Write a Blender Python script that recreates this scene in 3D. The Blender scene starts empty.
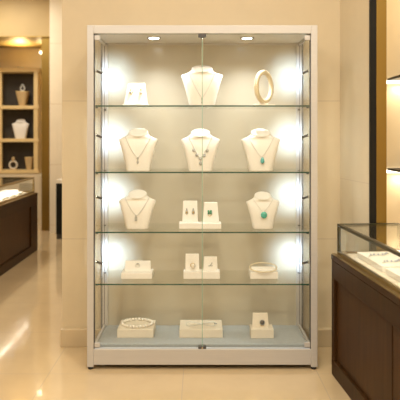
import bpy, math, random
from mathutils import Vector, Matrix
from mathutils.bvhtree import BVHTree
random.seed(7)
PI = math.pi
S = bpy.context.scene
COL = S.collection
F, CX, HY, CAMZ, D0 = 637.0, 200.0, 135.0, 1.29, 3.5

def at(px, py, Z):
    """world point seen at pixel (px, py) at distance Z from the camera plane"""
    return Vector(((px - CX) / F * Z, Z - D0, CAMZ - (py - HY) / F * Z))

# ------------------------------------------------------------------ materials
def nt(name):
    m = bpy.data.materials.new(name); m.use_nodes = True
    t = m.node_tree; t.nodes.clear()
    o = t.nodes.new('ShaderNodeOutputMaterial')
    return m, t, o

def pmat(name, col, rough=.5, metal=0., noise=0., nscale=8., bump=0., coat=0., spec=.5, sheen=0., stretch=None):
    m, t, o = nt(name)
    b = t.nodes.new('ShaderNodeBsdfPrincipled')
    b.inputs['Base Color'].default_value = (*col, 1)
    b.inputs['Roughness'].default_value = rough
    b.inputs['Metallic'].default_value = metal
    b.inputs['Coat Weight'].default_value = coat
    b.inputs['Specular IOR Level'].default_value = spec
    b.inputs['Sheen Weight'].default_value = sheen
    t.links.new(b.outputs[0], o.inputs[0])
    if noise or bump:
        tc = t.nodes.new('ShaderNodeTexCoord')
        mp = t.nodes.new('ShaderNodeMapping')
        if stretch: mp.inputs['Scale'].default_value = stretch
        n = t.nodes.new('ShaderNodeTexNoise'); n.inputs['Scale'].default_value = nscale
        n.inputs['Detail'].default_value = 6
        t.links.new(tc.outputs['Object'], mp.inputs[0]); t.links.new(mp.outputs[0], n.inputs['Vector'])
        if noise:
            r = t.nodes.new('ShaderNodeValToRGB')
            r.color_ramp.elements[0].position = .3; r.color_ramp.elements[1].position = .7
            r.color_ramp.elements[0].color = (*[c * (1 - noise) for c in col], 1)
            r.color_ramp.elements[1].color = (*[min(1, c * (1 + noise)) for c in col], 1)
            t.links.new(n.outputs['Fac'], r.inputs[0]); t.links.new(r.outputs[0], b.inputs['Base Color'])
        if bump:
            bp = t.nodes.new('ShaderNodeBump'); bp.inputs['Strength'].default_value = bump
            bp.inputs['Distance'].default_value = .002
            t.links.new(n.outputs['Fac'], bp.inputs['Height']); t.links.new(bp.outputs[0], b.inputs['Normal'])
    return m

def tilemat(name, col, axes, bw, rh, off, mortar, mcol, rough, noise=.05, offset=.5, nscale=2.5, spec=.5, coat=0.):
    """stone slabs: noise-veined base with thin joints; axes picks the two object axes the slabs lie in"""
    m, t, o = nt(name)
    L = t.links.new
    b = t.nodes.new('ShaderNodeBsdfPrincipled'); b.inputs['Roughness'].default_value = rough
    b.inputs['Specular IOR Level'].default_value = spec
    b.inputs['Coat Weight'].default_value = coat; b.inputs['Coat Roughness'].default_value = .03
    L(b.outputs[0], o.inputs[0])
    tc = t.nodes.new('ShaderNodeTexCoord'); sp = t.nodes.new('ShaderNodeSeparateXYZ'); cb = t.nodes.new('ShaderNodeCombineXYZ')
    L(tc.outputs['Object'], sp.inputs[0]); L(sp.outputs[axes[0]], cb.inputs[0]); L(sp.outputs[axes[1]], cb.inputs[1])
    mp = t.nodes.new('ShaderNodeMapping'); mp.inputs['Location'].default_value = (-off[0], -off[1], 0)
    L(cb.outputs[0], mp.inputs[0])
    n = t.nodes.new('ShaderNodeTexNoise'); n.inputs['Scale'].default_value = nscale; n.inputs['Detail'].default_value = 8
    n.inputs['Roughness'].default_value = .6
    L(tc.outputs['Object'], n.inputs['Vector'])
    r = t.nodes.new('ShaderNodeValToRGB'); r.color_ramp.elements[0].position = .3; r.color_ramp.elements[1].position = .7
    r.color_ramp.elements[0].color = (*[c * (1 - noise) for c in col], 1)
    r.color_ramp.elements[1].color = (*[min(1, c * (1 + noise)) for c in col], 1)
    L(n.outputs['Fac'], r.inputs[0])
    k = t.nodes.new('ShaderNodeTexBrick'); k.offset = offset; k.squash = 1
    k.inputs['Scale'].default_value = 1; k.inputs['Brick Width'].default_value = bw; k.inputs['Row Height'].default_value = rh
    k.inputs['Mortar Size'].default_value = mortar; k.inputs['Mortar Smooth'].default_value = .2
    k.inputs['Mortar'].default_value = (*mcol, 1)
    L(mp.outputs[0], k.inputs['Vector']); L(r.outputs[0], k.inputs['Color1']); L(r.outputs[0], k.inputs['Color2'])
    L(k.outputs['Color'], b.inputs['Base Color'])
    return m

def glassmat(name, tint=(.985, .992, .985), ior=1.45, refl=1.0):
    m, t, o = nt(name); L = t.links.new
    tr = t.nodes.new('ShaderNodeBsdfTransparent'); tr.inputs[0].default_value = (*tint, 1)
    gl = t.nodes.new('ShaderNodeBsdfGlossy'); gl.inputs['Roughness'].default_value = .0
    fr = t.nodes.new('ShaderNodeFresnel'); fr.inputs['IOR'].default_value = ior
    ml = t.nodes.new('ShaderNodeMath'); ml.operation = 'MULTIPLY'; ml.inputs[1].default_value = refl
    mx = t.nodes.new('ShaderNodeMixShader')
    ge = t.nodes.new('ShaderNodeNewGeometry'); mi = t.nodes.new('ShaderNodeMix'); mi.data_type = 'FLOAT'
    mi.inputs['A'].default_value = ior; mi.inputs['B'].default_value = 1 / ior     # same reflectance from either side of a pane
    L(ge.outputs['Backfacing'], mi.inputs['Factor']); L(mi.outputs[0], fr.inputs['IOR'])
    L(fr.outputs[0], ml.inputs[0]); L(ml.outputs[0], mx.inputs[0]); L(tr.outputs[0], mx.inputs[1]); L(gl.outputs[0], mx.inputs[2])
    L(mx.outputs[0], o.inputs[0])
    return m

def emat(name, col, s):
    m, t, o = nt(name)
    e = t.nodes.new('ShaderNodeEmission'); e.inputs[0].default_value = (*col, 1); e.inputs[1].default_value = s
    t.links.new(e.outputs[0], o.inputs[0]); return m

WALLC = (.625, .525, .36)
M = {}
M['wall'] = tilemat('beige_stone_slabs', WALLC, (0, 2), 1.9, .847, (.95, .652), .003, (.52, .43, .31), .45, .05)
M['wall_r'] = tilemat('pale_beige_stone_slabs', (.70, .615, .46), (1, 2), 2.6, 1.895, (1.5, -.87), .0018, (.60, .51, .38), .4, .05)
M['wall_far'] = pmat('tan_plaster', (.47, .34, .155), .6, noise=.05, nscale=3)
M['niche'] = pmat('cream_plaster', (.70, .60, .43), .6, noise=.04)
M['pier'] = tilemat('pale_travertine', (.86, .76, .59), (0, 2), .9, .8, (0, .1), .004, (.7, .56, .38), .35, .05)
M['base'] = pmat('tan_stone_skirting', (.56, .45, .29), .35, noise=.07, nscale=5)
M['floor'] = tilemat('polished_cream_tile', (.62, .475, .285), (0, 1), .727, .727, (-.09, -.06), .0025, (.52, .42, .29), .13, .06, offset=0, spec=.5, coat=.25)
M['ceil'] = pmat('white_ceiling_paint', (.82, .76, .66), .8, noise=.02)
M['alu'] = pmat('brushed_champagne_aluminium', (.565, .555, .545), .42, .3, noise=.03, nscale=6, stretch=(1, 1, 40))
M['alu_d'] = pmat('satin_aluminium', (.60, .58, .56), .3, .8, noise=.03)
M['track'] = pmat('pale_blue_grey_aluminium', (.60, .66, .74), .35, .2, noise=.04)
M['steel'] = pmat('polished_steel', (.62, .61, .6), .18, 1., noise=.03)
M['black'] = pmat('black_rubber', (.012, .012, .012), .5, noise=.1)
M['dark'] = pmat('dark_grey_metal', (.10, .10, .105), .35, .6, noise=.08)
M['back'] = pmat('greige_lacquered_panel', (.545, .50, .40), .30, noise=.035, nscale=3, spec=.35, coat=.3)
M['cabceil'] = pmat('grey_white_laminate', (.66, .63, .57), .45, noise=.03)
M['deck'] = pmat('blue_grey_felt', (.37, .405, .42), .9, noise=.06, nscale=60, bump=.3, sheen=.2)
M['glass'] = glassmat('clear_glass')
M['glass_s'] = glassmat('clear_shelf_glass', (.985, .992, .985), 1.45, .42)
M['glassv'] = glassmat('clear_glass_case', (.97, .975, .96), 1.45)
M['gedge'] = pmat('green_glass_edge', (.02, .085, .066), .15, noise=.1, spec=.6)
M['gseam'] = pmat('pale_green_glass_edge', (.28, .47, .37), .2, noise=.06)
M['white'] = pmat('ivory_leatherette', (.93, .90, .845), .55, noise=.015, nscale=80, bump=.08)
M['cream'] = pmat('cream_leatherette', (.82, .745, .62), .6, noise=.02, nscale=60, bump=.08)
M['whitepad'] = pmat('white_suede_pad', (.90, .88, .83), .7, noise=.02, nscale=90, bump=.1)
M['silver'] = pmat('silver_chain', (.74, .73, .69), .3, .0, noise=.06, nscale=200)
M['silver2'] = pmat('pave_silver', (.50, .51, .49), .25, .1, noise=.25, nscale=500)
M['gold'] = pmat('pale_gold', (.80, .62, .33), .25, 1., noise=.06, nscale=60)
M['champ'] = pmat('champagne_enamel', (.82, .71, .50), .3, .15, noise=.07, nscale=120)
M['turq'] = pmat('turquoise_stone', (.10, .47, .46), .2, noise=.15, nscale=90, coat=.5)
M['teal'] = pmat('green_turquoise_stone', (.07, .46, .37), .25, noise=.15, nscale=90, coat=.5)
M['emer'] = pmat('emerald_stone', (.01, .26, .15), .1, noise=.2, nscale=150, coat=.8)
M['blue'] = pmat('blue_stone', (.36, .42, .58), .15, noise=.2, nscale=150, coat=.5)
M['pearl'] = pmat('pearl', (.88, .84, .76), .18, noise=.05, nscale=100, coat=.5)
M['wood'] = pmat('dark_walnut_veneer', (.044, .0195, .006), .42, noise=.22, nscale=5, stretch=(7, 7, .55), spec=.1)
M['woodp'] = pmat('walnut_veneer_panel', (.060, .027, .0085), .42, noise=.22, nscale=5, stretch=(7, 7, .55), spec=.1)
M['brass'] = pmat('antique_brass', (.36, .25, .095), .28, 1., noise=.08, nscale=5)
M['bronze'] = pmat('bronze_cladding', (.30, .195, .05), .36, .9, noise=.1, nscale=3, stretch=(1, 1, .4))
M['bronze_s'] = pmat('satin_bronze_soffit', (.36, .24, .07), .5, .8, noise=.08, nscale=3)
M['bronzed'] = pmat('dark_brass_frame', (.075, .062, .03), .35, .8, noise=.1)
M['blackm'] = pmat('black_metal_cladding', (.010, .009, .007), .4, .0, noise=.1, spec=.2)
M['shelfgold'] = pmat('gold_lacquered_board', (.84, .64, .32), .4, .1, noise=.05)
M['darkback'] = pmat('charcoal_brown_panel', (.038, .030, .021), .6, noise=.12)
M['tan'] = pmat('tan_leather', (.62, .45, .23), .5, noise=.08)
M['alcove'] = pmat('warm_cream_alcove', (.78, .68, .50), .5, noise=.05, nscale=3)
M['led'] = emat('cool_white_led', (.88, .95, 1.0), 18)
M['ledw'] = emat('warm_white_led', (1., .86, .62), 9)
M['leds'] = emat('warm_strip_led', (1., .90, .68), 4)

# ------------------------------------------------------------------ mesh builder
class MB:
    def __init__(s): s.v = []; s.f = []; s.mi = []; s.sm = []
    def add(s, vs, fs, mi=0, sm=False):
        b = len(s.v); s.v += [tuple(v) for v in vs]
        for f in fs: s.f.append([b + i for i in f]); s.mi.append(mi if isinstance(mi, int) else mi(f)); s.sm.append(sm)
        return s
    def box(s, x0, x1, y0, y1, z0, z1, mi=0, edge=None, flat=None):
        """edge: material index for every face except those normal to the axis 'flat'"""
        vs = [(x, y, z) for x in (x0, x1) for y in (y0, y1) for z in (z0, z1)]
        fs = [((0, 1, 3, 2), 0), ((4, 6, 7, 5), 0), ((0, 4, 5, 1), 1), ((2, 3, 7, 6), 1), ((0, 2, 6, 4), 2), ((1, 5, 7, 3), 2)]
        b = len(s.v); s.v += vs
        for f, ax in fs:
            s.f.append([b + i for i in f]); s.sm.append(False)
            s.mi.append((mi if isinstance(mi, int) else 0) if (edge is None or ax == flat) else edge)
        return s
    def hexa(s, bot, top, mi=0):
        vs = list(bot) + list(top)
        return s.add(vs, [(3, 2, 1, 0), (4, 5, 6, 7), (0, 1, 5, 4), (1, 2, 6, 5), (2, 3, 7, 6), (3, 0, 4, 7)], mi)
    def loft(s, rings, mi=0, sm=True, cap=True):
        n = len(rings[0]); vs = [p for r in rings for p in r]; fs = []
        for i in range(len(rings) - 1):
            for j in range(n):
                k = (j + 1) % n
                fs.append((i * n + j, i * n + k, (i + 1) * n + k, (i + 1) * n + j))
        s.add(vs, fs, mi, sm)
        if cap:
            s.add(rings[0], [tuple(range(n - 1, -1, -1))], mi, False); s.add(rings[-1], [tuple(range(n))], mi, False)
        return s
    def lathe(s, prof, n=24, c=(0, 0, 0), mi=0, sm=True):
        return s.loft([[(c[0] + r * math.cos(2 * PI * j / n), c[1] + r * math.sin(2 * PI * j / n), c[2] + z) for j in range(n)] for r, z in prof], mi, sm)
    def rod(s, a, b, r, n=12, mi=0, r2=None):
        return s.tube([a, b], r, n, mi, r2=r2)
    def tube(s, pts, r, n=8, mi=0, closed=False, r2=None):
        pts = [Vector(p) for p in pts]; m = len(pts); rings = []
        prev = None
        for i, p in enumerate(pts):
            if closed: d = pts[(i + 1) % m] - pts[i - 1]
            else: d = pts[min(i + 1, m - 1)] - pts[max(i - 1, 0)]
            d.normalize()
            if prev is None:
                u = d.orthogonal().normalized()
            else:
                u = (prev - d * prev.dot(d)).normalized()
            prev = u; w = d.cross(u)
            rr = r if r2 is None else r + (r2 - r) * i / (m - 1)
            rings.append([p + (u * math.cos(2 * PI * j / n) + w * math.sin(2 * PI * j / n)) * rr for j in range(n)])
        if closed: rings.append(rings[0])
        return s.loft(rings, mi, True, not closed)
    def ball(s, c, r, nu=12, nv=8, sc=(1, 1, 1), mi=0):
        vs = [(c[0], c[1], c[2] + r * sc[2])]
        for i in range(1, nv):
            th = PI * i / nv
            for j in range(nu):
                a = 2 * PI * j / nu
                vs.append((c[0] + r * sc[0] * math.sin(th) * math.cos(a), c[1] + r * sc[1] * math.sin(th) * math.sin(a), c[2] + r * sc[2] * math.cos(th)))
        vs.append((c[0], c[1], c[2] - r * sc[2])); fs = []
        for j in range(nu): fs.append((0, 1 + j, 1 + (j + 1) % nu))
        for i in range(nv - 2):
            for j in range(nu):
                a = 1 + i * nu + j; b = 1 + i * nu + (j + 1) % nu
                fs.append((a, a + nu, b + nu, b))
        e = len(vs) - 1; o = 1 + (nv - 2) * nu
        for j in range(nu): fs.append((o + j, e, o + (j + 1) % nu))
        return s.add(vs, fs, mi, True)
    def xf(s, mat):
        s.v = [tuple(mat @ Vector(v)) for v in s.v]; return s
    def build(s, name, mats, parent=None, bevel=0., seg=2, loc=None):
        if not isinstance(mats, (list, tuple)): mats = [mats]
        me = bpy.data.meshes.new(name); me.from_pydata(s.v, [], s.f)
        for m in mats: me.materials.append(m)
        for p, i, sm in zip(me.polygons, s.mi, s.sm): p.material_index = i; p.use_smooth = sm
        me.update()
        o = bpy.data.objects.new(name, me); COL.objects.link(o)
        if parent: o.parent = parent
        if loc is not None: o.location = loc
        if bevel:
            b = o.modifiers.new('bevel', 'BEVEL'); b.width = bevel; b.segments = seg; b.limit_method = 'ANGLE'; b.angle_limit = .6
        return o

def bx(name, m, parent, x0, x1, y0, y1, z0, z1, bevel=0.):
    return MB().box(x0, x1, y0, y1, z0, z1).build(name, m, parent, bevel)
def tag(o, label, cat, group=None):
    o['label'] = label; o['category'] = cat
    if group: o['group'] = group
    return o
def thing(name, label, cat, loc=(0, 0, 0), rz=0., group=None):
    o = bpy.data.objects.new(name, None); COL.objects.link(o); o.empty_display_size = .05
    o.location = loc; o.rotation_euler = (0, 0, rz)
    return tag(o, label, cat, group)
def struct(o):
    o['kind'] = 'structure'; return o
def lab(o, l): o['label'] = l; return o
def light(name, kind, loc, power, col=(1, 1, 1), target=None, **kw):
    d = bpy.data.lights.new(name, kind); d.energy = power; d.color = col
    for k, v in kw.items(): setattr(d, k, v)
    o = bpy.data.objects.new(name, d); COL.objects.link(o); o.location = loc
    if target is not None:
        o.rotation_euler = (Vector(target) - Vector(loc)).to_track_quat('-Z', 'Y').to_euler()
    return o

# ------------------------------------------------------------------ setting
ZW = 3.912                                   # distance of the wall behind the cabinet
YW = ZW - D0
CEIL = 3.2
XL, XR, YN, YF = -4.6, 2.6, -5.2, 6.3
struct(bx('floor', M['floor'], None, XL, XR, YN, YF, -.1, 0))
struct(bx('ceiling', M['ceil'], None, XL, XR, YN, YF, CEIL, CEIL + .1))
xl = (62 - CX) / F * ZW                       # free left end of the back wall
xc = (340 - CX) / F * ZW                      # corner with the right wall
struct(bx('wall_back', M['wall'], None, xl, xc + .02, YW, YW + .22, 0, CEIL))
MB().box(xl - .002, -.60 + .0124, YW - .04, YW, 0, .108).build('baseboard_back', M['base'], None, .004)
struct(bpy.data.objects['baseboard_back'])
struct(MB().box(.66, xc, YW - .04, YW, 0, .108).build('baseboard_back_right', M['base'], None, .004))
# right wall: comes toward the camera, slightly splayed, and ends in a black and bronze jamb
yj = 3.46 - D0
xj = (369.3 - CX) / F * 3.46
wr = MB().hexa([(xc, YW, 0), (xc + .12, YW, 0), (xj + .085, yj, 0), (xj, yj, 0)][::-1], [(xc, YW, CEIL), (xc + .12, YW, CEIL), (xj + .085, yj, CEIL), (xj, yj, CEIL)][::-1])
struct(wr.build('wall_right', M['wall_r']))
struct(bx('trim_1', M['blackm'], None, xj - .002, xj + .033, yj - .02, yj - .0005, 0, CEIL))
struct(bx('trim_2', M['bronze'], None, xj + .0335, xj + .088, yj - .02, yj - .0005, 0, CEIL))
# alcove behind the right-hand counter
ya = 3.95 - D0
struct(bx('wall_alcove', M['alcove'], None, xc + .13, XR, ya, ya + .12, 0, CEIL))
struct(bx('wall_alcove_side', M['alcove'], None, XR - .1, XR, yj - .02, ya, 0, CEIL))
# outer shell
struct(bx('wall_left', M['wall_far'], None, XL - .1, XL, YN, YF, 0, CEIL))
struct(bx('wall_near', M['wall'], None, XL, XR, YN - .1, YN, 0, CEIL))
struct(bx('wall_right_near', M['wall_r'], None, XR, XR + .1, YN, yj - .02, 0, CEIL))
struct(bx('wall_aisle', M['wall'], None, -.52, -.40, YW + .22, YF, 0, CEIL))
# far wall of the aisle: lintel over a bronze-lined niche, pale pier to its right
Zf = 8.55; yf = Zf - D0
ZN = 9.62; yn = ZN - D0
zl = CAMZ + (HY - 37) / F * Zf
xp0 = (49.6 - CX) / F * 8.42
struct(bx('wall_far', M['wall_far'], None, XL, xp0 + .02, yf, yn + .05, zl + .012, CEIL))
struct(bx('wall_pier', M['pier'], None, xp0, -.52, 8.42 - D0, yn + .12, 0, CEIL))
struct(bx('wall_niche', M['niche'], None, XL, xp0, yn, yn + .12, 0, zl))
struct(bx('trim_3', M['bronze_s'], None, XL, xp0, yf, yn, zl, zl + .012))
xb0 = (42.3 - CX) / F * 8.62
struct(bx('trim_4', M['bronze'], None, xb0, xp0 - .001, yf + .03, yf + .16, 0, zl))

# ------------------------------------------------------------------ display cabinet
cx = .0124
HWID = .6335; PW = .036
cab = thing('display_cabinet', 'tall aluminium-framed glass display cabinet with lit shelves against beige stone wall', 'display cabinet', (cx, 0, 0))
ZT = 1.894; ZI = 1.848; ZP0 = .026; ZP1 = .112
YB = .402                                     # back of the cabinet
for sx in (-1, 1):
    a, b = sorted((sx * HWID, sx * (HWID - PW)))
    p = bx('front_post', M['alu'], cab, a, b, 0, .036, .014, ZT, .002)
    g = sorted((sx * (HWID - PW), sx * (HWID - PW - .004)))
    MB().box(g[0], g[1], .006, .03, ZP1, ZI).build('seal', M['dark'], p)
    a2, b2 = sorted((sx * (HWID - .0165), sx * (HWID - .060)))
    bx('rear_post', M['alu'], cab, a2, b2, YB - .026, YB, .014, ZT - .002, .0015)
    g2 = sorted((sx * (HWID - .0385), sx * (HWID - .041)))
    MB().box(g2[0], g2[1], YB - .0275, YB - .0255, ZP1 + .02, ZI).build('seal', M['dark'], cab)
    for y0 in (.002, YB - .03):
        MB().lathe([(.013, 0), (.015, .002), (.015, .012), (.011, .014)], 16, (sx * (HWID - .018), y0 + .015, 0)).build('foot', M['black'], cab)
    xg = sx * (HWID - .024)
    s = MB().box(xg - .003, xg + .003, .036, YB - .026, ZP1 - .01, ZI + .01, 0, 1, 0).build('side_glass', [M['glass_s'], M['gedge']], cab)
    s1 = sorted((sx * (HWID - .012), sx * (HWID - PW)))
    bx('side_rail', M['alu'], cab, s1[0], s1[1], .036, YB - .026, ZI + .01, ZT - .002, .0015)
    bx('side_rail', M['alu'], cab, s1[0], s1[1], .036, YB - .026, ZP0, ZP1 - .01, .0015)
IN = HWID - PW
for sx in (-1, 1):
    q = sorted((sx * (IN - .0005), sx * (IN - .013)))
    bx('glazing_rail', M['alu'], cab, q[0], q[1], .030, YB - .029, .112, .1405, .0015)
    bx('glazing_rail', M['alu'], cab, q[0], q[1], .030, YB - .029, ZI - .016, ZI + .0005, .0015)
bx('top_rail', M['alu'], cab, -IN, IN, .0005, .034, ZI, ZT - .0005, .002)
bx('plinth', M['alu'], cab, -IN, IN, .002, .032, ZP0, ZP1, .002)
bx('ceiling_panel', M['cabceil'], cab, -IN, IN, .034, YB - .012, ZI + .001, ZT - .004)
bx('back_panel', M['back'], cab, -IN, IN, YB - .01, YB, ZP0, ZT - .004)
bx('back_strip', M['alu_d'], cab, -IN, IN, YB - .018, YB - .0105, ZI - .010, ZI)
ZD = .1285
bx('floor_deck', M['deck'], cab, -IN + .0135, IN - .0135, .036, YB - .0105, .085, ZD, .003)
# glass doors, meeting at the centre
for sx in (-1, 1):
    a, b = sorted((sx * .0012, sx * (IN - .004)))
    d = MB().box(a, b, .012, .018, ZP1 + .003, ZI - .003, 0, 1, 1).build('glass_door', [M['glass'], M['gseam']], cab)
    for zc in (ZI - .022, ZP1 + .022):
        hx = sorted((sx * (IN - .004), sx * (IN - .034)))
        MB().box(hx[0], hx[1], .006, .026, zc - .013, zc + .013).build('hinge', M['alu'], d, .002)
MB().box(-.0016, .0016, .0085, .0115, ZP1 + .003, ZI - .003).build('door_seal', M['gseam'], cab)
MB().box(-IN + .004, IN - .004, .009, .021, ZP1 + .0003, ZP1 + .0055).build('door_track', M['track'], cab)
lk = MB().box(-.022, .022, .004, .03, ZI - .020, ZI - .001).build('lock', M['dark'], cab, .002)
MB().lathe([(.009, 0), (.009, .012), (.006, .014)], 16, (0, .016, ZI - .034)).build('latch', M['steel'], lk)
lk = MB().box(-.022, .022, .004, .03, ZP1, ZP1 + .013).build('lock', M['dark'], cab, .002)
MB().rod((0, .004, ZP1 + .007), (0, .0, ZP1 + .007), .005).build('key_barrel', M['steel'], lk)
# shelves
SH = []
for py in (106, 172.5, 232.5, 284.5):
    zc = CAMZ - (py - HY) / F * 3.53
    SH.append(zc + .004)
    g = MB().box(-IN + .005, IN - .005, .030, YB - .014, zc - .004, zc + .004, lambda f: 0, None).build('glass_shelf', [M['glass_s'], M['gedge'], M['gseam']], cab)
    for po in g.data.polygons: po.material_index = 1 if po.normal.y < -.5 else 0
    for sx in (-1, 1):
        for yy in (.06, YB - .034):
            a, b = sorted((sx * (IN - .002), sx * (IN - .016)))
            MB().box(a, b, yy - .006, yy + .006, zc - .012, zc - .0042).build('shelf_peg', M['dark'], g, .001)
# recessed ceiling spots
for px in (154, 247):
    X = (px - CX) / F * 3.66 - cx
    d = MB().lathe([(.041, 0), (.041, -.004), (.034, -.006), (.029, -.002)], 28, (X, .16, ZI + .001)).build('downlight', M['steel'], cab)
    MB().lathe([(.0285, -.0035), (.027, -.0055), (.010, -.0075)], 24, (X, .16, ZI + .001)).build('lens', M['led'], d)
    light('cabinet_downlight_lamp', 'SPOT', (X + cx, .16, ZI - .012), 13.5, (.95, .98, 1.), (X + cx, .19, 0), spot_size=math.radians(125), spot_blend=.8, shadow_soft_size=.02)
# little LED spot arms on the sides
for sx in (-1, 1):
    for py in (72.5, 136.5, 198, 263):
        z = CAMZ - (py - HY) / F * 3.66
        xg = sx * (HWID - .028)
        a = Vector((xg, .15, z + .008)); b = Vector((xg - sx * .032, .172, z - .007))
        arm = MB().rod(a, b, .0068, 12).build('spotlight_arm', M['dark'], cab)
        MB().lathe([(.010, -.002), (.010, .002)], 16).xf(Matrix.Translation(a) @ Matrix.Rotation(PI / 2, 4, 'Y')).build('mount', M['steel'], arm)
        d = (b - a).normalized()
        MB().rod(b + d * .0005, b + d * .003, .0058, 12).build('lens', M['led'], arm)
        p = b + d * .007; p.x += cx
        tgt = Vector((cx + sx * (IN - .05), YB - .01, z - .006))
        light('cabinet_led_lamp', 'SPOT', p, 4.6, (.62, .81, 1.), tgt, spot_size=math.radians(84), spot_blend=1., shadow_soft_size=.006)

# ------------------------------------------------------------------ jewellery stands
def rr(cxp, cyp, z, w, d, n=40, e=2.5, tilt=0.):
    out = []
    for j in range(n):
        a = 2 * PI * j / n; c, s_ = math.cos(a), math.sin(a)
        x = w * math.copysign(abs(c) ** (2 / e), c); y = d * math.copysign(abs(s_) ** (2 / e), s_)
        out.append((cxp + x, cyp + y, z + tilt * y))
    return out

BPROF = [(0, .295, .17, 4), (.02, .305, .175, 4), (.12, .325, .18, 3.6), (.25, .36, .185, 3.2), (.40, .40, .19, 3), (.55, .445, .18, 2.8), (.65, .475, .165, 2.6),
         (.715, .497, .14, 2.4), (.735, .49, .135, 2.3), (.755, .45, .14, 2.2), (.775, .395, .15, 2.1), (.80, .335, .165, 2), (.83, .285, .18, 2), (.86, .255, .195, 2), (.885, .24, .20, 2)]
def bust(px, W, H, shelf, Z, label, group, mat='white', wall_y=None):
    X = (px - CX) / F * Z
    t = thing('necklace_bust', label, 'bust display', (X, Z - D0, shelf), 0, group)
    rings = []
    for q, w, d, e in BPROF:
        k = max(0, (q - .775) / .11)
        cyo = -.02 * W * math.sin(q * PI) + .02 * W * k
        rings.append(rr(0, cyo, q * H, w * W, d * W * 1.05, 44, e, .45 * k))
    b = MB().loft(rings); o = b.build('torso', M[mat], t)
    cy = .02 * W; cr = .245 * W
    cap = MB().loft([rr(0, cy, q * H, cr * a, cr * a * .9, 40, 2, .45) for q, a in ((.8835, .97), (.888, 1.02), (.899, 1.02), (.905, .98), (.907, .7), (.908, .1))])
    cap.build('neck_cap', M[mat], t)
    bv = BVHTree.FromPolygons([Vector(v) for v in b.v], b.f)
    def hit(x, z, off=0.):
        h = bv.ray_cast(Vector((x, -1, z)), Vector((0, 1, 0)))
        y = h[0].y if h[0] is not None else .0
        return Vector((x, y - off, z))
    t['_w'] = W; del t['_w']
    return t, hit

def vpath(hit, W, H, tb, tt, xe, p=1.3, n=22, off=.002):
    pts = []
    for i in range(-n, n + 1):
        s = i / n
        z = (tb + (tt - tb) * abs(s) ** p) * H
        pts.append(hit(s * xe * W, z, off))
    return pts

def chain_mesh(pts, r, bead=1.35):
    m = MB(); m.tube(pts, r * .75, 6)
    for i, p in enumerate(pts):
        m.ball(p, r * bead, 8, 6)
    return m

def necklace(root, hit, W, H, label, tb, tt, xe, p, r, name='pendant_necklace'):
    pts = vpath(hit, W, H, tb, tt, xe, p, 30, r)
    o = chain_mesh(pts, r).build(name, M['silver'], None, loc=root.location)
    return tag(o, label, 'necklace', 'necklaces on the cabinet busts')

GB = 'white necklace busts in the cabinet'
PX = 3.66 / F
ZB = 3.675
# row 1 bust
W, H = 42 * PX, 42.5 * PX
t, hit = bust(202, W, H, SH[0], ZB, 'white necklace bust alone on the top glass shelf', GB)
nk = necklace(t, hit, W, H, 'silver necklace with a slim drop on the top shelf bust', .20, .76, .31, 1.25, .0021)
pc = hit(0, .17 * H, .004)
MB().ball(pc, .005, 10, 8).rod(pc, pc - Vector((0, 0, .018)), .0025).ball(pc - Vector((0, 0, .021)), .0045, 10, 8, (1, .6, 1.5)).build('pendant', M['silver2'], nk)
# row 2 busts
W, H = 39 * PX, 42.7 * PX
t, hit = bust(138.5, W, H, SH[1], ZB, 'white necklace bust at left end of the second glass shelf', GB)
nk = necklace(t, hit, W, H, 'silver chain with tiny crystal drop on second shelf left bust', .31, .79, .325, 1.35, .0023)
pc = hit(0, .29 * H, .005)
MB().ball(pc, .006, 10, 8).rod(pc, pc - Vector((0, 0, .02)), .0022).ball(pc - Vector((0, 0, .022)), .006, 10, 8, (.9, .6, 1.4)).build('pendant', M['silver2'], nk)
W, H = 39 * PX, 42.3 * PX
t, hit = bust(200.5, W, H, SH[1], ZB, 'white necklace bust in the middle of the second glass shelf', GB)
nk = necklace(t, hit, W, H, 'silver necklace with flower clusters on the middle second shelf bust', .30, .80, .30, 1.25, .0026, 'flower_necklace')
for sx, q in ((-.17, .48), (-.09, .37), (.17, .47), (.09, .36), (0, .29), (-.0, .17)):
    c = hit(sx * W, q * H, .004); m = MB().ball(c - Vector((0, .003, 0)), .0042, 10, 8)
    for k in range(5):
        a = 2 * PI * k / 5 + sx * 9
        m.ball(c + Vector((.0062 * math.cos(a), 0, .0062 * math.sin(a))), .0046, 8, 6, (1, .6, 1))
    m.build('flower', M['silver2'], nk)
m = MB().rod(hit(0, .29 * H, .004), hit(0, .17 * H, .004), .0022); m.build('drop_link', M['silver2'], nk)
W, H = 39 * PX, 42.3 * PX
t, hit = bust(260.7, W, H, SH[1], ZB, 'white necklace bust at right end of the second glass shelf', GB)
nk = necklace(t, hit, W, H, 'fine chain with blue turquoise teardrop on second shelf right bust', .33, .78, .32, 1.3, .0018)
pc = hit(.005, .25 * H, .007)
m = MB(); m.loft([[(pc.x + r * math.cos(2 * PI * j / 16), pc.y + .55 * r * math.sin(2 * PI * j / 16), pc.z + z) for j in range(16)] for r, z in ((.001, .019), (.004, .016), (.0085, .007), (.0115, -.004), (.011, -.011), (.007, -.017), (.001, -.019))])
m.build('pendant', M['turq'], nk)
MB().rod(pc + Vector((0, 0, .017)), pc + Vector((0, 0, .025)), .0035).build('bail', M['silver'], nk)
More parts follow.
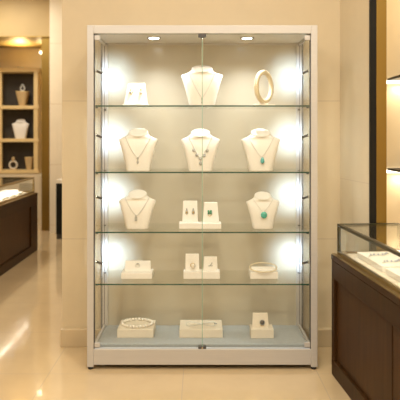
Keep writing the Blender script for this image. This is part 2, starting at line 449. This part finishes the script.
# row 3 busts
W, H = 37 * PX, 38 * PX
t, hit = bust(137.5, W, H, SH[2], ZB, 'white necklace bust at left end of the third glass shelf', GB)
nk = necklace(t, hit, W, H, 'silver chain with rectangular pendant on third shelf left bust', .35, .80, .32, 1.3, .0022)
pc = hit(-.004, .27 * H, .005)
MB().box(pc.x - .007, pc.x + .007, pc.y - .003, pc.y + .003, pc.z - .013, pc.z + .012).ball(pc + Vector((0, 0, .016)), .005, 8, 6).build('pendant', M['silver2'], nk, .001)
W, H = 33.5 * PX, 36.2 * PX
t, hit = bust(262.8, W, H, SH[2], ZB, 'white necklace bust at right end of the third glass shelf', GB)
nk = necklace(t, hit, W, H, 'thin chain with round green turquoise pendant on third shelf right bust', .46, .80, .29, 1.15, .0015)
pc = hit(.002, .385 * H, .007)
MB().ball(pc, .0185, 16, 10, (1, .5, 1.05)).build('pendant', M['teal'], nk)

def stand(px, pybase, shelf, wb, hb, db, w0, w1, hc, lean, label, group, cat='jewelry stand', name='earring_stand', cardoff=.0, mat='white', cardx=0.):
    """block base with a trapezoid card leaning back on it; px width units; front bottom edge of the base seen at pybase"""
    Z = (CAMZ - shelf) * F / (pybase - HY) if pybase else 3.63
    k = Z / F
    X = (px - CX) * k
    t = thing(name, label, cat, (X, Z - D0 + db / 2, shelf), 0, group)
    wb, hb, w0, w1, hc = wb * k, hb * k, w0 * k, w1 * k, hc * k
    MB().box(-wb / 2, wb / 2, -db / 2, db / 2, 0, hb).build('base', M[mat], t, .003, 3)
    y0 = -db / 2 + db * (.35 + cardoff); th = .012; co = cardx * k
    ly = lean * hc
    MB().hexa([(co - w0 / 2, y0, hb - .0005), (co + w0 / 2, y0, hb - .0005), (co + w0 / 2, y0 + th, hb - .0005), (co - w0 / 2, y0 + th, hb - .0005)],
              [(co - w1 / 2, y0 + ly, hb + hc), (co + w1 / 2, y0 + ly, hb + hc), (co + w1 / 2, y0 + ly + th, hb + hc), (co - w1 / 2, y0 + ly + th, hb + hc)]).build('card', M[mat], t, .002)
    def face(dx, q, off=0.):
        return Vector((X + co + dx * k, Z - D0 + db / 2 + y0 + ly * q - off, shelf + hb + hc * q))
    return t, face, k
GS = 'white jewelry stands in the cabinet'
# row 1 earring stand
t, face, k = stand(135.3, None, SH[0], 25.5, 2.2, .07, 24, 17.5, 21.5, .25, 'white trapezoid earring stand on the top glass shelf', GS)
for dx, w in ((-5, 'left'), (5, 'right')):
    p = face(dx, .62, .004)
    o = MB().ball((0, 0, .006), .0065, 10, 8, (1, .6, 1)).ball((0, -.001, -.008), .0105, 10, 8, (.9, .6, 1.1)).build('stud_earring', M['gold'], None, loc=p)
    MB().ball((0, -.006, -.009), .0068, 10, 8).build('stone', M['silver2'], o)
    tag(o, f'{w} gold and crystal earring on the top shelf stand', 'earring', 'earrings in the cabinet')
# row 1 bangle on its base
Z = 3.66; k = Z / F
X = (264 - CX) * k
t = thing('bangle_plinth', 'small flat ivory plinth under the upright bangle on top shelf', 'jewelry stand', (X, Z - D0, SH[0]), 0, GS)
MB().box(-10.5 * k, 10.5 * k, -.03, .03, 0, .012).build('base', M['cream'], t, .003, 3)
MB().box(-4 * k, 4 * k, -.012, .012, .0115, .017).build('cradle', M['cream'], t, .002)
b = thing('textured_bangle', 'upright textured pale gold bangle standing on the top glass shelf', 'bangle', (X, Z - D0, SH[0] + .017), math.radians(52), 'bangles in the cabinet')
R = 14.3 * k; r = .013
pts = [(R * .96 * math.cos(a), 0, R + (R - 0) * math.sin(a)) for a in [2 * PI * i / 48 for i in range(48)]]
MB().tube([Vector(p) + Vector((0, 0, r * .9)) for p in pts], r, 12, 0, True).build('band', M['champ'], b)
m = MB()
for i in range(48):
    a = 2 * PI * i / 48
    for off, ro in ((-.008, .009), (.008, .009), (0, .013)):
        m.ball(((R * .96 + ro) * math.cos(a), off, R + r * .9 + (R + ro) * math.sin(a)), .0045, 6, 5)
m.v = [(v[0], v[1], max(v[2], .0006)) for v in m.v]
m.build('beading', M['champ'], b)
# row 3 twin stands
t, face, k = stand(190, 229, SH[2], 22, 5.8, .085, 15.8, 14.2, 21.5, .18, 'white card stand with silver drop earrings, third shelf middle', GS)
for dx, w in ((-3.4, 'left'), (3.2, 'right')):
    p = face(dx, .52, .0045)
    o = MB().ball((0, 0, .013), .005, 10, 8).loft([[(rad * math.cos(2 * PI * j / 12), .6 * rad * math.sin(2 * PI * j / 12), z) for j in range(12)] for rad, z in ((.002, .014), (.0065, .006), (.009, -.006), (.0085, -.013), (.004, -.018))]).build('drop_earring', M['silver2'], None, loc=p)
    MB().ball((0, -.005, -.006), .0055, 10, 8, (.9, .6, 1.2)).build('stone', M['gold'], o)
    tag(o, f'{w} silver drop earring on the third shelf card stand', 'earring', 'earrings in the cabinet')
t, face, k = stand(211, 229, SH[2], 20.6, 5.6, .085, 16.5, 13.2, 20.2, .18, 'white card stand with emerald green ring, third shelf middle', GS)
p = face(-1.2, .50, .006)
o = MB().tube([(.011 * math.cos(a), -.002, -.008 + .012 * math.sin(a)) for a in [2 * PI * i / 24 for i in range(24)]], .0016, 8, 0, True).build('emerald_ring', M['gold'], None, loc=p)
for i, (dx, dz) in enumerate(((-.0065, .008), (.0065, .009), (-.006, -.003), (.0068, -.002))):
    MB().ball((dx, -.005, dz), .0068, 8, 6, (1, .7, 1)).build('emerald', M['emer'], o)
tag(o, 'gold ring with green emerald cluster on the third shelf stand', 'ring', 'rings in the cabinet')
# row 4
t, face, k = stand(136.5, 279, SH[3], 31, 5.8, .12, 27, 25.5, 9.5, .35, 'wide low white ring block at left end of the fourth shelf', GS, name='ring_block', cardoff=.18)
p = face(0, .55, .003)
o = MB().tube([(.013 * math.cos(a), 0, .011 * math.sin(a)) for a in [2 * PI * i / 24 for i in range(24)]], .002, 8, 0, True).build('silver_ring', M['silver'], None, loc=p)
MB().ball((0, -.003, .011), .005, 8, 6, (1.4, .7, .8)).build('stone', M['silver2'], o)
tag(o, 'fine silver ring on the wide block, fourth shelf left', 'ring', 'rings in the cabinet')
t, face, k = stand(192.2, 279, SH[3], 17.6, 7.2, .085, 14.2, 13.6, 16.3, .18, 'white card stand with a pearl ring, fourth shelf middle', GS, name='ring_stand')
p = face(.4, .33, .005)
o = MB().tube([(.013 * math.cos(a), 0, .012 * math.sin(a)) for a in [2 * PI * i / 24 for i in range(24)]], .0018, 8, 0, True).build('pearl_ring', M['gold'], None, loc=p)
lab(MB().ball((.002, -.006, -.002), .0132, 14, 10).build('pearl', M['pearl'], o), 'round cream pearl')
tag(o, 'gold ring with round pearl on the fourth shelf left stand', 'ring', 'rings in the cabinet')
t, face, k = stand(210.6, 279, SH[3], 19, 7.2, .085, 14.6, 13, 13.6, .18, 'white card stand with a silver pin, fourth shelf beside pearl ring', GS, name='brooch_stand')
p = face(0, .45, .003)
o = MB().tube([(-.012, 0, -.008), (-.004, -.001, -.007), (.004, -.001, .002), (.010, 0, .012)], .0022, 8).tube([(-.002, 0, -.004), (.006, 0, -.008), (.012, 0, -.006)], .002, 8).build('silver_pin', M['silver2'], None, loc=p)
tag(o, 'slim silver branch pin on the fourth shelf right stand', 'brooch')
# row 4 bangle on a box
Z = (CAMZ - SH[3]) * F / (279 - HY); k = Z / F; X = (264.2 - CX) * k
t = thing('bangle_block', 'small white block under thin gold bangle, fourth shelf right', 'jewelry stand', (X, Z - D0 + .055, SH[3]), 0, GS)
MB().box(-14 * k, 14 * k, -.055, .055, 0, 6.8 * k).build('base', M['white'], t, .003, 3)
MB().box(-12 * k, 12 * k, .005, .04, 6.8 * k - .0005, 6.8 * k + .014).build('rest', M['white'], t, .003)
Rb = 13.8 * k
MBm = MB().tube([(Rb * math.cos(a), Rb * .9 * math.sin(a), .0) for a in [2 * PI * i / 48 for i in range(48)]], .0034, 10, 0, True)
MBm.xf(Matrix.Rotation(math.radians(10), 4, 'X'))
o = MBm.build('gold_bangle', M['champ'], None, loc=(X, Z - D0 + .055, SH[3] + 6.8 * k + .0165))
tag(o, 'thin plain pale gold bangle resting on the fourth shelf block', 'bangle', 'bangles in the cabinet')
# deck boxes
Z = (CAMZ - ZD) * F / (338 - HY); k = Z / F
hb = 8.6 * k; db = .19
def block(px, w, label, d=db):
    t = thing('display_block', label, 'jewelry stand', ((px - CX) * k, Z - D0 + d / 2, ZD), 0, 'cream blocks on the cabinet floor')
    MB().box(-w * k / 2, w * k / 2, -d / 2, d / 2, 0, hb).build('base', M['cream'], t, .003, 3)
    return t
t = block(135.3, 36.5, 'square cream block under the pearl bracelet on cabinet floor')
Xb, Yb = t.location.x, t.location.y
o = MB().tube([(15.4 * k * math.cos(a), .075 * math.sin(a), 0) for a in [2 * PI * i / 40 for i in range(40)]], .002, 6, 0, True).build('pearl_bracelet', M['silver'], None, loc=(Xb + .002, Yb, ZD + hb + .0098))
tag(o, 'strand of cream pearls looped on the left floor block', 'bracelet', 'bracelets on the cabinet floor')
pm = MB().ball((0, 0, 0), .0096, 12, 8)
p0 = None
NP = 29
for i in range(NP):
    a = 2 * PI * i / NP
    q = pm.build('pearl', M['pearl'], o) if p0 is None else p0.copy()
    if p0 is None: p0 = q
    else: COL.objects.link(q); q.parent = o
    q.location = (15.4 * k * math.cos(a), .075 * math.sin(a), 0)
# soft inner cushion seen inside the pearl loop
t = block(201, 43.5, 'wide cream block under the chain bracelet on cabinet floor')
Xb, Yb = t.location.x, t.location.y
pts = []
for i in range(56):
    a = 2 * PI * i / 56
    pts.append((15 * k * math.cos(a), .055 * math.sin(a) * (abs(math.cos(a)) * .75 + .25) * (1 if math.cos(a) > 0 else 1.1) + .012 * math.sin(3 * a), 0))
o = chain_mesh(pts + [pts[0]], .0024, 1.3).build('chain_bracelet', M['silver'], None, loc=(Xb, Yb, ZD + hb + .0034))
tag(o, 'silver link bracelet curled on the middle floor block', 'bracelet', 'bracelets on the cabinet floor')
MB().ball((15 * k, 0, .002), .006, 10, 8, (1.6, 1, .7)).build('clasp', M['silver2'], o)
t, face, k2 = stand(262.3, 338.5, ZD, 23, 9.2, .10, 17, 15, 13.6, .30, 'small cream stand with leaning card on cabinet floor right', GS, name='ring_stand', mat='cream', cardx=-1.2, cardoff=-.05)
p = face(1.6, .36, .006)
o = MB().tube([(.011 * math.cos(a), 0, -.006 + .013 * math.sin(a)) for a in [2 * PI * i / 24 for i in range(24)]], .0022, 8, 0, True).build('gemstone_ring', M['gold'], None, loc=p)
MB().ball((0, -.005, .003), .0125, 12, 8, (1, .6, 1.1)).build('gemstone', M['dark'], o)
MB().tube([(.014 * math.cos(a), -.006, .003 + .015 * math.sin(a)) for a in [2 * PI * i / 20 for i in range(20)]], .002, 6, 0, True).build('halo', M['silver2'], o)
tag(o, 'gold ring with dark gemstone on the floor level stand', 'ring', 'rings in the cabinet')

# ------------------------------------------------------------------ counters
def counter(name, label, loc, rz, sg, L, Dp, hw, hg, ins, panels, sills, fr=.016, lampw=.35):
    """local frame: +u runs from the far end toward the camera (-y); v goes into the counter (sg*x)"""
    t = thing(name, label, 'display counter', loc, rz, None)
    def B(u0, u1, v0, v1, z0, z1):
        a, b = sorted((sg * v0, sg * v1)); return (a, b, -u1, -u0, z0, z1)
    bx('carcass', M['wood'], t, *B(.012, L - .012, .030, Dp - .012, .0, hw - .004))
    bx('top_molding', M['wood'], t, *B(0, L, 0, Dp, hw - .028, hw), bevel=.002)
    bx('top_rail', M['wood'], t, *B(0.001, L, .003, .030, hw - .125, hw - .031), bevel=.002)
    bx('plinth_rail', M['wood'], t, *B(0.001, L, .003, .030, .0, .085), bevel=.002)
    u = 0.
    for i, (u0, u1) in enumerate(panels):
        bx('stile', M['wood'], t, *B(.001 if i == 0 else u0 - .004, u0, .003 if i == 0 else .016, .030, .0855, hw - .1255), bevel=.0015)
        bx('panel', M['woodp'], t, *B(u0 + .003, u1 - .003, .0185, .030, .088, hw - .128), bevel=.0015)
    bx('end_panel', M['wood'], t, *B(0.001, .012, .030, Dp - .002, 0, hw - .029))
    # glass case
    v0, v1, u0, u1 = ins, Dp - ins, ins, L - ins
    z0, z1 = hw, hw + hg
    fm = MB(); sm_ = MB()
    for (a, b) in ((v0, v0 + fr * 1.3), (v1 - fr * 1.3, v1)):
        fm.box(*B(u0, u1, a, b, z1 - fr, z1)); sm_.box(*B(u0, u1, a, b, z0, z0 + fr * 1.2))
    for (a, b) in ((u0, u0 + fr * 1.3), (u1 - fr * 1.3, u1)):
        fm.box(*B(a, b, v0 + fr * 1.3, v1 - fr * 1.3, z1 - fr, z1)); sm_.box(*B(a, b, v0 + fr * 1.3, v1 - fr * 1.3, z0, z0 + fr * 1.2))
    f = fm.build('case_frame', M[sills], t, .0015)
    sm_.build('case_sill', M['brass'], t, .0015)
    for a in (v0, v1 - fr):
        for b in (u0, u1 - fr):
            bx('corner_post', M[sills], f, *B(b, b + fr, a, a + fr, z0 + fr * 1.2, z1 - fr), bevel=.001)
    g = .005
    def G(nm, b, fl):
        MB().box(*b, 0, 1, fl).build(nm, [M['glassv'], M['gedge']], t)
    G('glass_top', B(u0 + fr * 1.3, u1 - fr * 1.3, v0 + fr * 1.3, v1 - fr * 1.3, z1 - .006, z1 - .001), 2)
    G('glass_front', B(u0 + fr, u1 - fr, v0 + .003, v0 + .008, z0 + fr * 1.2, z1 - fr), 0)
    G('glass_rear', B(u0 + fr, u1 - fr, v1 - .008, v1 - .003, z0 + fr * 1.2, z1 - fr), 0)
    G('glass_end', B(u0 + .003, u0 + .008, v0 + fr, v1 - fr, z0 + fr * 1.2, z1 - fr), 1)
    bx('gallery_floor', M['cream'], t, *B(u0 + .03, u1 - .03, v0 + .02, v1 - .02, z0 + .0005, z0 + .012))
    st = bx('light_strip', M['leds'], f, *B(u0 + .03, u1 - .03, v0 + fr * 1.35, v0 + fr * 1.35 + .012, z1 - .016, z1 - .0065))
    lx = MB(); q = B(u0, u1, v0 + .04, v0 + .05, 0, 1)
    d = bpy.data.lights.new('case_strip_lamp', 'AREA'); d.energy = lampw; d.color = (1., .93, .80); d.shape = 'RECTANGLE'; d.size = .012; d.size_y = L * .9
    lo = bpy.data.objects.new('case_strip_lamp', d); COL.objects.link(lo)
    lo.matrix_world = Matrix.Translation(loc) @ Matrix.Rotation(rz, 4, 'Z') @ Matrix.Translation((sg * (v0 + fr * 1.35 + .02), -L / 2, z1 - .02)) @ Matrix.Rotation(-sg * .5, 4, 'Y')
    # brass bead under the case front
    bx('brass_bead', M['brass'], t, *B(0.006, L - .006, .004, ins - .001, z0, z0 + .006))
    return t, B
ZC = 3.44
HWD = .647
loc = ((331 - CX) / F * ZC, ZC - D0, 0)
a4 = math.atan(.078)
rc, B = counter('jewelry_counter', 'dark walnut jewelry counter with brass glass case, right of the cabinet', loc, a4, 1, 1.75, .40, HWD, .168, .026, [(.05, .826), (.83, 1.68)], 'bronzed')
def rw(u, v, z): return Matrix.Translation(loc) @ Matrix.Rotation(a4, 4, 'Z') @ Vector((v, -u, z))
zf = HWD + .0125
# pads and pieces in the right case
def pad(u, v, lu, lv, h, label, z=zf):
    p = rw(u, v, z)
    t = thing('display_tray', label, 'jewelry tray', p, a4, 'white trays in the right counter')
    MB().box(-lv / 2, lv / 2, -lu / 2, lu / 2, 0, h).build('base', M['whitepad'], t, .004, 3)
    return t
pad(.34, .20, .36, .22, .028, 'white jewelry tray at the far end of the right counter case')
pad(.74, .20, .36, .22, .028, 'white jewelry tray nearer the viewer in right counter case')
def bracelet(u, v, ln, ang, label):
    p = rw(u, v, zf + .028 + .0045)
    pts = [(ln * (i / 14 - .5), .010 * math.sin(i * .55), 0) for i in range(15)]
    o = chain_mesh(pts, .003, 1.3).build('stone_bracelet', M['silver'], None, loc=p)
    o.rotation_euler = (0, 0, ang)
    for i in range(2, 13, 2):
        MB().ball((pts[i][0], pts[i][1], .003), .0052, 8, 6).build('blue_stone', M['blue'], o)
    return tag(o, label, 'bracelet', 'bracelets in the right counter')
bracelet(.27, .17, .14, .5, 'blue stone bracelet lying farthest from the viewer in right counter')
bracelet(.44, .17, .12, .5, 'blue stone bracelet nearer the front of far right tray')
bracelet(.70, .20, .12, .4, 'blue stone bracelet on the nearer tray of right counter')

loc2 = (-1.82, 7.15 - D0, 0)
lc, B2 = counter('jewelry_counter', 'dark wooden jewelry counter with low glass case along left aisle', loc2, 0, -1, 3.2, .75, .64, .18, .03, [(.27, 2.5), (2.52, 3.05)], 'brass', .02, 9.)
G2 = 'white ring trays in the left counter'
names = ['farthest', 'second farthest', 'third farthest', 'fourth farthest', 'fifth farthest', 'sixth farthest', 'seventh farthest']
for i in range(7):
    u = .40 + i * .26
    t = thing('ring_tray', f'{names[i]} white ring tray from the viewer in left aisle counter', 'jewelry tray', (loc2[0] - .2, loc2[1] - u, .6525), 0, G2)
    MB().box(-.12, .12, -.10, .10, 0, .03).build('base', M['whitepad'], t, .005)
    for j in range(3):
        MB().rod((-.07, -.06 + j * .06, .036), (.07, -.06 + j * .06, .036), .016, 10).build('roll', M['whitepad'], t)

# ------------------------------------------------------------------ wall shelves in the right alcove
for py, l in ((80, 'upper'), (169.3, 'lower')):
    c = at(387, py, 3.945)
    t = thing('wall_shelf', f'{l} black-edged wall shelf in the lit alcove at right', 'shelf', (c.x, ya, c.z), 0, 'black shelves in the right alcove')
    bx('board', M['blackm'], t, 0, 1.0, -.26, -.012, -.005, .009, .001)
    bx('light_channel', M['leds'], t, -.004, 1.0, -.012, -.0005, -.022, -.004)
    light('alcove_strip_lamp', 'AREA', (c.x + .5, ya - .05, c.z - .03), 3.2, (1., .84, .58), (c.x + .5, ya - .03, c.z - 1), shape='RECTANGLE', size=.95, size_y=.03)
light('alcove_ceiling_lamp', 'AREA', (1.6, ya - .22, CEIL - .05), 22, (1., .84, .58), (1.6, ya - .12, 0), shape='RECTANGLE', size=.9, size_y=.15)

# ------------------------------------------------------------------ shelving unit in the far niche
Zs = 9.2; ys = Zs - D0; k = Zs / F
def sx_(px): return (px - CX) * k
def sz_(py): return CAMZ - (py - HY) * k
un = thing('shelving_unit', 'gold shelving unit with dark back panels in the niche across the aisle', 'shelving', (sx_(18), ys, 0))
ox = sx_(18)
yb1 = .28
def ub(name, m, p0, p1, y0, y1, z0, z1, bev=0.): return bx(name, M[m], un, sx_(p0) - ox, sx_(p1) - ox, y0, y1, z0, z1, bev)
ub('top_board', 'shelfgold', -34, 39.2, -.01, yb1, sz_(72), sz_(68), .004)
for p0 in (33.6, -2.6, -34):
    ub('upright', 'shelfgold', p0, p0 + 4.2, 0, .05, sz_(173.2), sz_(72), .003)
ub('side_panel', 'shelfgold', 35.6, 37.6, .05, yb1, sz_(173.2), sz_(72))
SHZ = {}
for nme, y0, y1 in (('a', 105.6, 109), ('b', 138.6, 142), ('c', 170, 173.2)):
    SHZ[nme] = sz_(y0)
    ub('shelf', 'shelfgold', -34, 39, -.012, yb1 - .02, sz_(y1), sz_(y0), .003)
ub('back_panel', 'darkback', -34, 37.8, yb1 - .02, yb1, sz_(173), sz_(72))
ub('base_cupboard', 'niche', -34, 42, .0, yb1, 0, sz_(173.4), .004)
for (p0, p1) in ((-33, 2), (3, 40.5)):
    d = ub('cupboard_door', 'niche', p0, p1, -.016, -.0005, .08, sz_(176), .003)
def cup(px, shelf, w0, w1, h, label, mat='tan', dy=.12):
    o = thing('tapered_stand', label, 'jewelry stand', (sx_(px), ys + dy, shelf), 0, 'tapered stands in the far niche')
    MB().loft([rr(0, 0, 0, w0 * k / 2, w0 * k / 2, 28, 3), rr(0, 0, h * k * .9, w1 * k / 2, w1 * k / 2, 28, 3), rr(0, 0, h * k, w1 * k / 2, w1 * k / 2, 28, 3)]).build('body', M[mat], o)
    MB().loft([rr(0, 0, h * k - .001, w1 * k / 2 * 1.04, w1 * k / 2 * 1.04, 28, 3), rr(0, 0, h * k + .01, w1 * k / 2 * 1.04, w1 * k / 2 * 1.04, 28, 3)]).build('rim', M['shelfgold'], o)
    return o
cup(20.3, SHZ['a'], 6.5, 12.5, 14, 'tan tapered stand on the upper shelf across the aisle')
g = MB().tube([(.03 * math.cos(a), 0, .046 + .036 * math.sin(a)) for a in [2 * PI * i / 20 for i in range(20)]], .009, 8, 0, True).build('crystal_ring', M['silver'], None, loc=(sx_(20.3), ys + .12, SHZ['a'] + 14 * k + .0105))
MB().ball((0, 0, .086), .024, 12, 8).build('crystal', M['silver2'], g)
tag(g, 'silver crystal ring standing on the upper tapered stand', 'ring')
bust(20.7, 17.5 * k, 20.3 * k, SHZ['b'], Zs + .12, 'white necklace bust on the middle shelf across the aisle', None)
cup(27, SHZ['c'], 5, 8.3, 12, 'small tan tapered stand on the lowest niche shelf')
o = thing('ring_display', 'oval ring-shaped display on the lowest niche shelf at left', 'jewelry stand', (sx_(10.8), ys + .12, SHZ['c']))
MB().tube([(.055 * math.cos(a), 0, .068 + .055 * math.sin(a)) for a in [2 * PI * i / 32 for i in range(32)]], .013, 10, 0, True).build('loop', M['cream'], o)
MB().ball((0, 0, .155), .03, 12, 8, (.8, .8, 1.1)).build('finial', M['tan'], o)
bx('base', M['tan'], o, -.05, .05, -.03, .03, 0, .014, .002)
# small spot under the soffit
c = at(41.2, 51.3, 9.35)
sp = thing('ceiling_spotlight', 'small bright spotlight hanging under the bronze niche soffit', 'spotlight', (c.x, c.y, zl))
MB().rod((0, 0, 0), (0, 0, c.z - zl + .03), .008).build('stem', M['bronze'], sp)
MB().lathe([(.022, .035), (.034, .03), (.036, -.03), (.03, -.036)], 20, (0, 0, c.z - zl)).build('housing', M['alu_d'], sp)
MB().ball((0, -.018, c.z - zl - .018), .022, 14, 10).build('lens', M['ledw'], sp)
# uplight on the unit's top board that washes the bronze soffit
ux = sx_(17)
MB().lathe([(.05, 0), (.05, .03), (.04, .032), (.038, .026)], 24, (ux - ox, .16, sz_(68))).build('uplight', M['alu_d'], un)
light('soffit_uplight_lamp', 'SPOT', (ux, ys + .16, sz_(68) + .05), 42, (1., .80, .46), (ux, ys - .1, 3), spot_size=math.radians(120), spot_blend=1., shadow_soft_size=.03)
light('niche_spot_lamp', 'POINT', (c.x, c.y - .06, c.z - .05), 1.4, (1., .82, .5), shadow_soft_size=.04)

# dark pedestal beyond the wall end
c = at(56, 239, 7.9)
pd = thing('pedestal', 'slim black pedestal with cream top past the wall end', 'pedestal', (c.x + .16, c.y + .16, 0))
bx('body', M['blackm'], pd, -.16, .16, -.16, .16, .06, .69, .003)
bx('plinth', M['darkback'], pd, -.155, .155, -.155, .155, 0, .06)
bx('top', M['cream'], pd, -.165, .165, -.165, .165, .69, .735, .004)

# ------------------------------------------------------------------ added fill lamps above the frame, shaped as recessed downlights
WARM = (1., .925, .79)
LK = .355
def downlight(x, y, p, label, size=.35, col=WARM):  # unseen lamp added to brighten the scene, with a rim like a downlight
    t = thing('added_ceiling_lamp', label, 'downlight', (x, y, CEIL), 0, 'added ceiling fill lamps')
    MB().lathe([(size * .62, 0), (size * .62, -.008), (size * .54, -.012), (size * .52, -.006)], 32).build('rim', M['alu'], t)
    light('added_fill_light', 'AREA', (x, y, CEIL - .02), p * LK, col, (x, y, 0), shape='DISK', size=size)
downlight(-1.15, -1.4, 62, 'added ceiling fill lamp left of the cabinet, in front')
downlight(0.0, -2.0, 75, 'added ceiling fill lamp in front of the cabinet centre')
downlight(.5, -1.5, 62, 'added ceiling fill lamp above the gap by the right counter')
downlight(-1.5, 2.0, 60, 'added ceiling fill lamp over the aisle beside the wall end')
downlight(-2.6, 4.2, 88, 'added ceiling fill lamp over the far end of the aisle')
downlight(-2.9, 2.2, 60, 'added ceiling fill lamp over the left counter')
downlight(-1.7, -3.9, 135, 'added ceiling fill lamp behind the viewer at left')
downlight(1.3, -3.9, 135, 'added ceiling fill lamp behind the viewer at right')

w = bpy.data.worlds.new('world'); S.world = w; w.use_nodes = True
w.node_tree.nodes['Background'].inputs[0].default_value = (1., .86, .66, 1); w.node_tree.nodes['Background'].inputs[1].default_value = .1

# ------------------------------------------------------------------ camera
cd = bpy.data.cameras.new('camera'); co = bpy.data.objects.new('camera', cd); COL.objects.link(co)
co.location = (0, -D0, CAMZ); co.rotation_euler = (PI / 2, 0, 0)
cd.sensor_width = 36; cd.lens = 36 * F / 400; cd.shift_y = -(200 - HY) / 400
cd.clip_start = .05; cd.clip_end = 60
cd.dof.use_dof = True; cd.dof.focus_distance = 3.62; cd.dof.aperture_fstop = 3.0
S.camera = co
S.view_settings.view_transform = 'Standard'; S.view_settings.look = 'None'
S.view_settings.gamma = 1; S.view_settings.use_curve_mapping = False
S.view_settings.exposure = 0.12
S.cycles.use_denoising = True
S.cycles.max_bounces = 12; S.cycles.diffuse_bounces = 5; S.cycles.glossy_bounces = 5; S.cycles.transparent_max_bounces = 24
S.cycles.sample_clamp_indirect = 6
